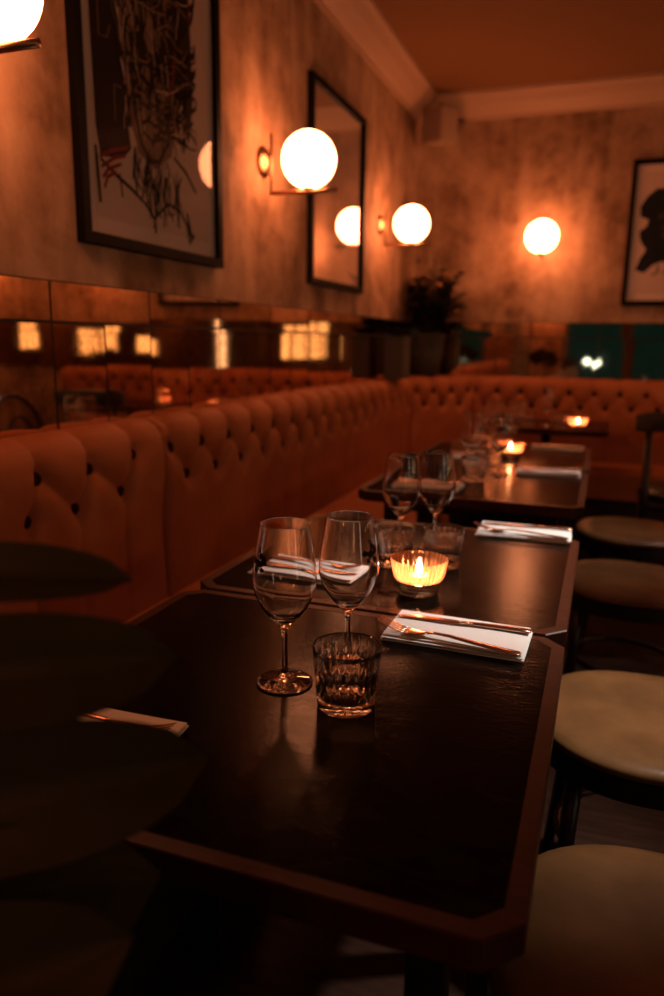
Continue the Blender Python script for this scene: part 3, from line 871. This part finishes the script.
# face scribble
A.poly([(.195, .88), (.30, .90), (.45, .88), (.53, .80), (.535, .60), (.50, .45), (.45, .30), (.36, .245), (.28, .27), (.235, .36), (.21, .55)], 'inkt', zz - .0002)
for k in range(230):
    u0 = rnd.uniform(.20, .55); v0 = rnd.uniform(.30, .88)
    pts = [(u0, v0)]
    ang = rnd.choice([PI / 2, PI / 2 + .15, PI / 2 - .2, rnd.uniform(0, PI), 0.1])
    for j in range(rnd.randint(2, 5)):
        ang += rnd.uniform(-.5, .5); st = rnd.uniform(.02, .06)
        u, v = pts[-1]; pts.append((min(.60, max(.19, u + st * math.cos(ang))), min(.90, max(.22, v + st * math.sin(ang)))))
    A.stroke(pts, rnd.uniform(.004, .015), 'ink', zz + .0002)
for k in range(44):
    u0 = rnd.uniform(.17, .50); v0 = rnd.uniform(.32, .88); pts = [(u0, v0)]
    ang = rnd.choice([0, PI / 2, PI / 2, .3])
    for j in range(3):
        ang += rnd.uniform(-.6, .6); u, v = pts[-1]; pts.append((u + .035 * math.cos(ang), v + .035 * math.sin(ang)))
    A.stroke(pts, rnd.uniform(.003, .007), 'inkt', zz + .0004)
for k in range(34):
    u0 = rnd.uniform(.21, .50); v0 = rnd.uniform(.30, .88); pts = [(u0, v0)]
    ang = rnd.choice([PI / 2, PI / 2, PI / 2 + .2, .2])
    for j in range(3):
        ang += rnd.uniform(-.25, .25); u, v = pts[-1]; pts.append((u + .03 * math.cos(ang), v + .03 * math.sin(ang)))
    A.stroke(pts, rnd.uniform(.002, .0045), 'paper', zz + .0005)
# jaw, mouth, nose and eyes in broken line
A.stroke([(.255, .47), (.262, .38), (.29, .30), (.335, .262), (.38, .27), (.42, .32), (.445, .42), (.45, .50)], .012, 'ink', zz + .0006)
A.stroke([(.295, .355), (.33, .372), (.36, .362), (.39, .372), (.405, .352)], .012, 'ink', zz + .0006)
A.stroke([(.30, .335), (.345, .318), (.395, .335)], .010, 'ink', zz + .0006)
A.stroke([(.355, .55), (.35, .47), (.325, .43), (.36, .415), (.385, .43)], .009, 'ink', zz + .0006)
A.stroke([(.275, .55), (.305, .57), (.335, .55), (.305, .535), (.275, .55)], .009, 'ink', zz + .0006)
A.stroke([(.39, .56), (.42, .58), (.455, .56), (.42, .545), (.39, .56)], .009, 'ink', zz + .0006)
A.stroke([(.115, .61), (.115, .52), (.15, .525), (.165, .56)], .005, 'inkt', zz + .0006)
A.stroke([(.17, .33), (.172, .42), (.205, .42)], .005, 'inkt', zz + .0006)
# neck and drips
for k in range(40):
    u0 = rnd.uniform(.25, .50); v0 = rnd.uniform(.20, .30)
    A.stroke([(u0, v0), (u0 + rnd.uniform(-.015, .015), v0 - rnd.uniform(.02, .08)), (u0 + rnd.uniform(-.03, .03), v0 - rnd.uniform(.08, .13))], rnd.uniform(.004, .010), 'ink', zz + .0002)
A.stroke([(.08, .25), (.085, .18), (.09, .11)], .014, 'ink', zz + .0003)
A.stroke([(.10, .22), (.17, .19), (.23, .17), (.30, .14)], .012, 'ink', zz + .0003)
A.stroke([(.18, .20), (.19, .14)], .008, 'ink', zz + .0003)
A.stroke([(.30, .14), (.345, .105), (.35, .065)], .012, 'ink', zz + .0003)
A.stroke([(.35, .11), (.42, .16), (.49, .15), (.53, .11), (.545, .06), (.575, .03 + .06)], .012, 'ink', zz + .0003)
A.stroke([(.53, .15), (.55, .09), (.565, .075)], .016, 'ink', zz + .0003)
A.stroke([(.46, .30), (.53, .27), (.59, .22)], .012, 'ink', zz + .0003)
A.stroke([(.50, .25), (.47, .20), (.46, .15)], .010, 'ink', zz + .0003)
for pts in ([(.095, .225), (.15, .25), (.225, .275)], [(.10, .20), (.16, .235), (.21, .25)], [(.105, .175), (.13, .20), (.19, .225)], [(.11, .15), (.125, .18), (.165, .20)]):
    A.stroke(pts, .011, 'inkr', zz + .0007)
A.stroke([(.30, .80), (.36, .77), (.42, .765)], .016, 'inkr', zz + .0007); A.stroke([(.30, .825), (.38, .80)], .006, 'inkr', zz + .0007)
A.stroke([(.48, .60), (.47, .52), (.44, .46)], .008, 'inkr', zz + .0007); A.stroke([(.56, .82), (.575, .70)], .006, 'inkr', zz + .0007)
A.build(pr)
MB().add([(.024, .024, .0145), (.742 - .024, .024, .0145), (.742 - .024, .965 - .024, .0145), (.024, .965 - .024, .0145)], [(0, 1, 2, 3)]).build('glazing', M['pane'], p1)

p2, pr = picture('two', 'framed pale drawing on the left wall, partly hidden by the second globe', onleft(3.225, 1.482, .0), .77, .878, 'plain', .05)
A = Art()
for pts, w in (([(.25, .62), (.31, .55), (.29, .44), (.35, .36), (.33, .25), (.40, .17)], .008), ([(.40, .17), (.46, .20), (.47, .28), (.42, .30)], .007), ([(.36, .60), (.42, .52), (.44, .40), (.40, .30)], .006), ([(.22, .50), (.26, .40), (.24, .30), (.30, .20)], .006), ([(.31, .66), (.38, .69), (.45, .64)], .006)):
    A.stroke(pts, w, 'inkt', zz)
A.build(pr)
MB().add([(.024, .024, .0145), (.77 - .024, .024, .0145), (.77 - .024, .878 - .024, .0145), (.024, .878 - .024, .0145)], [(0, 1, 2, 3)]).build('glazing', M['pane'], p2)

p3, pr = picture('three', 'framed print with a blue black figure on the back wall, cut by the right edge', onback(.066, 1.474, 0), .76, .875, 'art', .045)
A = Art(); rnd = random.Random(9)
A.poly([(0.065, .60), (0.100, .66), (0.150, .70), (0.250, .71), (0.370, .70), (0.450, .66), (0.490, .55), (0.470, .40), (0.450, .30), (0.410, .22), (0.350, .26), (0.280, .22), (0.230, .27), (0.170, .25), (0.120, .20), (0.065, .22), (0.090, .29), (0.120, .34), (0.080, .40), (0.070, .45), (0.110, .48), (0.120, .52), (0.070, .54)], 'inkb', zz)
for k in range(30):
    u0 = rnd.uniform(.085, .50); v0 = rnd.uniform(.18, .70); a = rnd.uniform(0, 2 * PI)
    A.stroke([(u0, v0), (u0 + .04 * math.cos(a), v0 + .05 * math.sin(a)), (u0 + .06 * math.cos(a + .6), v0 + .08 * math.sin(a + .4))], .012, 'inkb', zz + .0002)
for k in range(14):
    u0 = rnd.uniform(.15, .5); v0 = rnd.uniform(.3, .66); a = rnd.uniform(0, 2 * PI)
    A.stroke([(u0, v0), (u0 + .02 * math.cos(a), v0 + .02 * math.sin(a)), (u0 + .03 * math.cos(a + .8), v0 + .03 * math.sin(a + .8))], .007, 'inkt', zz + .0004)
A.build(pr)
MB().add([(.024, .024, .0145), (.76 - .024, .024, .0145), (.76 - .024, .875 - .024, .0145), (.024, .875 - .024, .0145)], [(0, 1, 2, 3)]).build('glazing', M['pane'], p3)

# ------------------------------------------------------------------ speaker in the corner
sp = thing('wall_speaker', 'small cream loudspeaker mounted under the ceiling in the back left corner', 'speaker', (-1.115, 5.055, 2.475), R(-37))
MB().prism([(-.075, .085), (-.095, -.075), (.095, -.075), (.075, .085)], 0, .205, bev=.008).build('cabinet', M['speaker'], sp)
MB().prism([(-.083, -.0765), (.083, -.0765), (.083, -.0815), (-.083, -.0815)], .014, .191).build('grille', M['grille'], sp)
MB().tube([(0, .08, .15), (0, .155, .17), (0, .19, .17)], .010, 10).build('bracket', M['iron'], sp)
MB().sphere((0, 0, .224), .019, 16, 8).build('mounting_knob', M['dark'], sp)

# ------------------------------------------------------------------ plants
def leaf_mesh(m, base, d, up, L, W, curl=.15, n=6):
    d = d.normalized(); side = d.cross(up).normalized(); nrm = side.cross(d).normalized()
    vs = []; fs = []
    for i in range(n + 1):
        t = i / n; w = W * (math.sin(PI * min(1, t * .96 + .04)) ** .7)
        c = base + d * (L * t) - nrm * (curl * L * t * t)
        for q in (-1, 0, 1): vs.append(c + side * (q * w / 2) + nrm * (.10 * w * abs(q)))
    for i in range(n):
        for q in range(2): fs.append((i * 3 + q, i * 3 + q + 1, (i + 1) * 3 + q + 1, (i + 1) * 3 + q))
    m.add(vs, fs, None, True)
pl = thing('potted_shrub', 'bushy dark potted plant with small leaves in the back corner, right of the bare planter', 'plant', (-1.145, 5.02, 1.0075))
MB().lathe([(0, 0), (.085, 0), (.092, .006), (.112, .14), (.122, .255), (.128, .262), (.128, .275), (.118, .275), (.112, .25), (0, .248)], 36).build('pot', M['pot'], pl, 45)
MB().lathe([(0, .2485), (.110, .2485), (.105, .256), (0, .262)], 24).build('soil', M['soil'], pl)
st = MB(); fo = MB(); bl = MB(); rnd = random.Random(31)
for k in range(64):
    a = rnd.uniform(0, 2 * PI); tall = k < 13
    h = rnd.uniform(.42, .64) if tall else rnd.uniform(.14, .40)
    sprd = rnd.uniform(.02, .10) if tall else rnd.uniform(.08, .24)
    p0 = Vector((.04 * math.cos(a), .04 * math.sin(a), .255))
    hy = .6 if math.sin(a) > 0 else 1
    hx = .55 if math.cos(a) < 0 else 1
    p2_ = p0 + Vector((sprd * math.cos(a) * hx, min(.12, sprd * math.sin(a) * hy), h)); pm = p0.lerp(p2_, .5) + Vector((0, 0, .05))
    pts = [p0.lerp(pm, t).lerp(pm.lerp(p2_, t), t) for t in [i / 6 for i in range(7)]]
    st.tube(pts, [.004, .0035, .003, .0025, .002, .0016, .001], 6)
    for j in range(22 if tall else 26):
        t = rnd.uniform(.25, 1); i = min(5, int(t * 6)); c = pts[i].lerp(pts[i + 1], t * 6 - i)
        ang = rnd.uniform(0, 2 * PI); dv = Vector((math.cos(ang), math.sin(ang), rnd.uniform(-.2, .8)))
        leaf_mesh(fo, c, dv, Vector((rnd.uniform(-.3, .3), rnd.uniform(-.3, .3), 1)), rnd.uniform(.025, .04) if tall else rnd.uniform(.045, .075), rnd.uniform(.010, .018) if tall else rnd.uniform(.026, .042), .2, 4)
    if k % 4 == 1 and not tall: bl.sphere(p2_ + Vector((0, 0, .004)), .012, 10, 6, (1, 1, .8))
for m_ in (st, fo, bl):
    for v in m_.b.verts: v.co.x = max(v.co.x, -.138); v.co.y = min(v.co.y, .235)
st.build('stems', M['stem'], pl); o = fo.build('foliage', M['leaf2'], pl); o['kind'] = 'stuff'; bl.build('dried_blooms', M['bloom'], pl)

p2o = thing('square_planter', 'low dark square planter in the back corner, left of the bushy plant', 'planter', (-1.185, 4.44, 1.0075), R(0))
m = MB(); m.prism([(-.062, -.09), (.055, -.09), (.055, .09), (-.062, .09)], 0, .235, bev=.004); m.build('box', M['planter'], p2o)
MB().box((-.068, -.096, .2355), (.061, .096, .252), .003).build('rim', M['pot'], p2o)
m = MB()
for k in range(60):
    ang = rnd.uniform(0, 2 * PI); r = rnd.uniform(0, .04)
    leaf_mesh(m, Vector((r * math.cos(ang) - .005, r * math.sin(ang) * 1.6, .252)), Vector((math.cos(ang) * .6, math.sin(ang) * .6, 1)), Vector((.1, .2, 1)), rnd.uniform(.05, .09), .02, .3, 4)
m.build('low_foliage', M['leaf2'], p2o)['kind'] = 'stuff'

# foreground plant, out of focus
fp = thing('leafy_plant', 'blurred dark leafy plant in the left foreground beside the nearest table', 'plant', (-.80, .17, 0))
MB().lathe([(0, 0), (.11, 0), (.12, .01), (.15, .34), (.155, .36), (.155, .38), (.142, .38), (.138, .35), (0, .348)], 36).build('pot', M['pot'], fp, 45)
MB().lathe([(0, .3485), (.136, .3485), (.13, .358), (0, .366)], 24).build('soil', M['soil'], fp)
base = Vector((-.80, .17, 0))
MB().tube([(0, 0, .36), (.015, .02, .62), (.05, .07, .86), (.06, .10, 1.06)], [.011, .010, .008, .005], 10).build('stem', M['stem'], fp)
def big_leaf(tip, root, L, W, up, roll=0, curl=.12):
    """leaf with petiole: tip and root are world points"""
    m = MB(); tip = Vector(tip) - base; rt = Vector(root) - base
    d = (tip - rt).normalized(); st_ = tip - d * L
    n = 14; side = d.cross(Vector(up)).normalized(); side.rotate(Matrix.Rotation(roll, 3, d)); nrm = side.cross(d).normalized()
    vs = []; fs = []; q = 8; th = .0006
    for sgn in (1, -1):
        for i in range(n + 1):
            t = i / n; w = W * max(.03, (1 - abs(2 * t ** .9 - 1) ** 2.6) ** .55)
            c = st_ + d * (L * t) + nrm * (curl * L * (math.sin(PI * t) * .6))
            for j in range(q + 1):
                v = -1 + 2 * j / q
                vs.append(c + side * (v * w / 2) + nrm * (.16 * w * abs(v) ** 1.4 - .004 * math.exp(-(v / .12) ** 2) + sgn * th))
    N = (n + 1) * (q + 1)
    for s_ in (0, 1):
        for i in range(n):
            for j in range(q):
                f = (s_ * N + i * (q + 1) + j, s_ * N + i * (q + 1) + j + 1, s_ * N + (i + 1) * (q + 1) + j + 1, s_ * N + (i + 1) * (q + 1) + j)
                fs.append(f if s_ == 0 else f[::-1])
    m.add(vs, fs, None, True)
    m.tube([rt, rt.lerp(st_, .5) + Vector((0, 0, .015)), st_ + d * .02], .0028, 8)
    m.build('leaf', M['leaf'], fp)
big_leaf((-.322, .45, 1.052), (-.74, .30, 1.03), .23, .050, (.5, -.5, .6), 0, .10)
big_leaf((-.288, .455, .993), (-.74, .27, .95), .27, .085, (.45, -.75, .35), 0, .10)
big_leaf((-.262, .452, .915), (-.75, .24, .83), .30, .105, (.40, -.8, .30), 0, .08)
big_leaf((-.29, .425, .825), (-.76, .22, .765), .32, .13, (.40, -.8, .30), 0, .08)
big_leaf((-.27, .36, .83), (-.74, .20, .68), .28, .11, (.40, -.8, .40), 0, .08)
big_leaf((-.25, .31, .79), (-.74, .17, .60), .30, .12, (.40, -.8, .40), 0, .08)
for tp, up in (((-.92, .30, 1.16), (.1, -1, .2)), ((-.74, .34, 1.17), (.1, -1, .2)), ((-.84, .36, 1.20), (0, -1, .1)), ((-1.00, .22, 1.12), (.1, -1, .3)), ((-.66, .28, 1.16), (.2, -1, .2))):  # unseen leaves added to block the second mirror image of window and bulbs
    big_leaf(tp, (-.78, .20, .93), .20, .13, up)
big_leaf((-.95, .42, 1.10), (-.76, .24, .98), .20, .10, (-.1, -.5, .9))
big_leaf((-.62, -.05, 1.05), (-.76, .22, .92), .22, .10, (.3, .5, .8))

# ------------------------------------------------------------------ street bulbs met in the back mirror
sb = thing('twin_bulb_lamp', 'pair of cold white bulbs reflected as a bright dot in the back wall mirror', 'lamp', (-.20, -2.90, 0))
MB().lathe([(0, 0), (.09, 0), (.09, .015), (.012, .025), (.010, .90), (0, .90)], 20).build('stand', M['iron'], sb, 40)
for q, dz in ((-.075, .975), (.075, .915)):
    MB().sphere((q, 0, dz), .048, 20, 10).build('bulb', M['bulb'], sb)
MB().tube([(-.075, 0, .93), (0, 0, .88), (.075, 0, .87)], .007, 8).build('fork_arm', M['iron'], sb)

# ------------------------------------------------------------------ lights
def spot(name, loc, target, watt, size, blend, col, rad=.05):
    l = bpy.data.lights.new(name, 'SPOT'); l.energy = watt; l.spot_size = R(size); l.spot_blend = blend; l.color = col; l.shadow_soft_size = rad
    o = bpy.data.objects.new(name, l); C.objects.link(o); o.location = loc
    o.rotation_euler = (Vector(target) - Vector(loc)).to_track_quat('-Z', 'Y').to_euler(); return o
WHITE = (1.0, .88, .78)
for yy in (.6, 3.2):
    l = bpy.data.lights.new('opposite_wall_lamp', 'POINT'); l.energy = 15; l.color = (1, .40, .17); l.shadow_soft_size = .1
    o = bpy.data.objects.new('opposite_wall_lamp', l); C.objects.link(o); o.location = (3.35, yy, 1.9)
spot('ceiling_spot_light', (1.05, 1.9, 2.72), (.0, 1.60, .7), 310, 34, .9, WHITE)
spot('ceiling_spot_light', (1.05, 3.3, 2.72), (.0, 2.95, .7), 85, 32, .9, WHITE)

# ------------------------------------------------------------------ world, camera, view
w = bpy.data.worlds.new('world'); bpy.context.scene.world = w; w.use_nodes = True
w.node_tree.nodes['Background'].inputs[0].default_value = (.02, .012, .008, 1)
w.node_tree.nodes['Background'].inputs[1].default_value = .2
cam = bpy.data.cameras.new('camera'); co = bpy.data.objects.new('camera', cam); C.objects.link(co)
cam.sensor_fit = 'VERTICAL'; cam.sensor_height = 36; cam.sensor_width = 24; cam.lens = 739 / 996 * 36
pit, yaw, rol = R(12.025), R(19.8), R(.772)
f = Vector((-math.sin(yaw) * math.cos(pit), math.cos(yaw) * math.cos(pit), -math.sin(pit)))
r = Vector((math.cos(yaw), math.sin(yaw), 0)); u = r.cross(f)
r2 = r * math.cos(rol) + u * math.sin(rol); u2 = u * math.cos(rol) - r * math.sin(rol)
co.matrix_world = Matrix(((r2.x, u2.x, -f.x, 0), (r2.y, u2.y, -f.y, 0), (r2.z, u2.z, -f.z, 1.23), (0, 0, 0, 1)))
cam.clip_start = .02
cam.dof.use_dof = True; cam.dof.focus_distance = 1.08; cam.dof.aperture_fstop = 2.5
bpy.context.scene.camera = co
sc = bpy.context.scene
vs_ = sc.view_settings; sc.display_settings.display_device = 'sRGB'
vs_.view_transform = 'Standard'; vs_.look = 'None'; vs_.gamma = 1; vs_.use_curve_mapping = False; vs_.exposure = 0
cy = sc.cycles
cy.max_bounces = 14; cy.transmission_bounces = 12; cy.glossy_bounces = 6; cy.diffuse_bounces = 2; cy.transparent_max_bounces = 10
cy.caustics_reflective = False; cy.caustics_refractive = True; cy.blur_glossy = .5
cy.sample_clamp_indirect = 4.0; cy.use_denoising = True
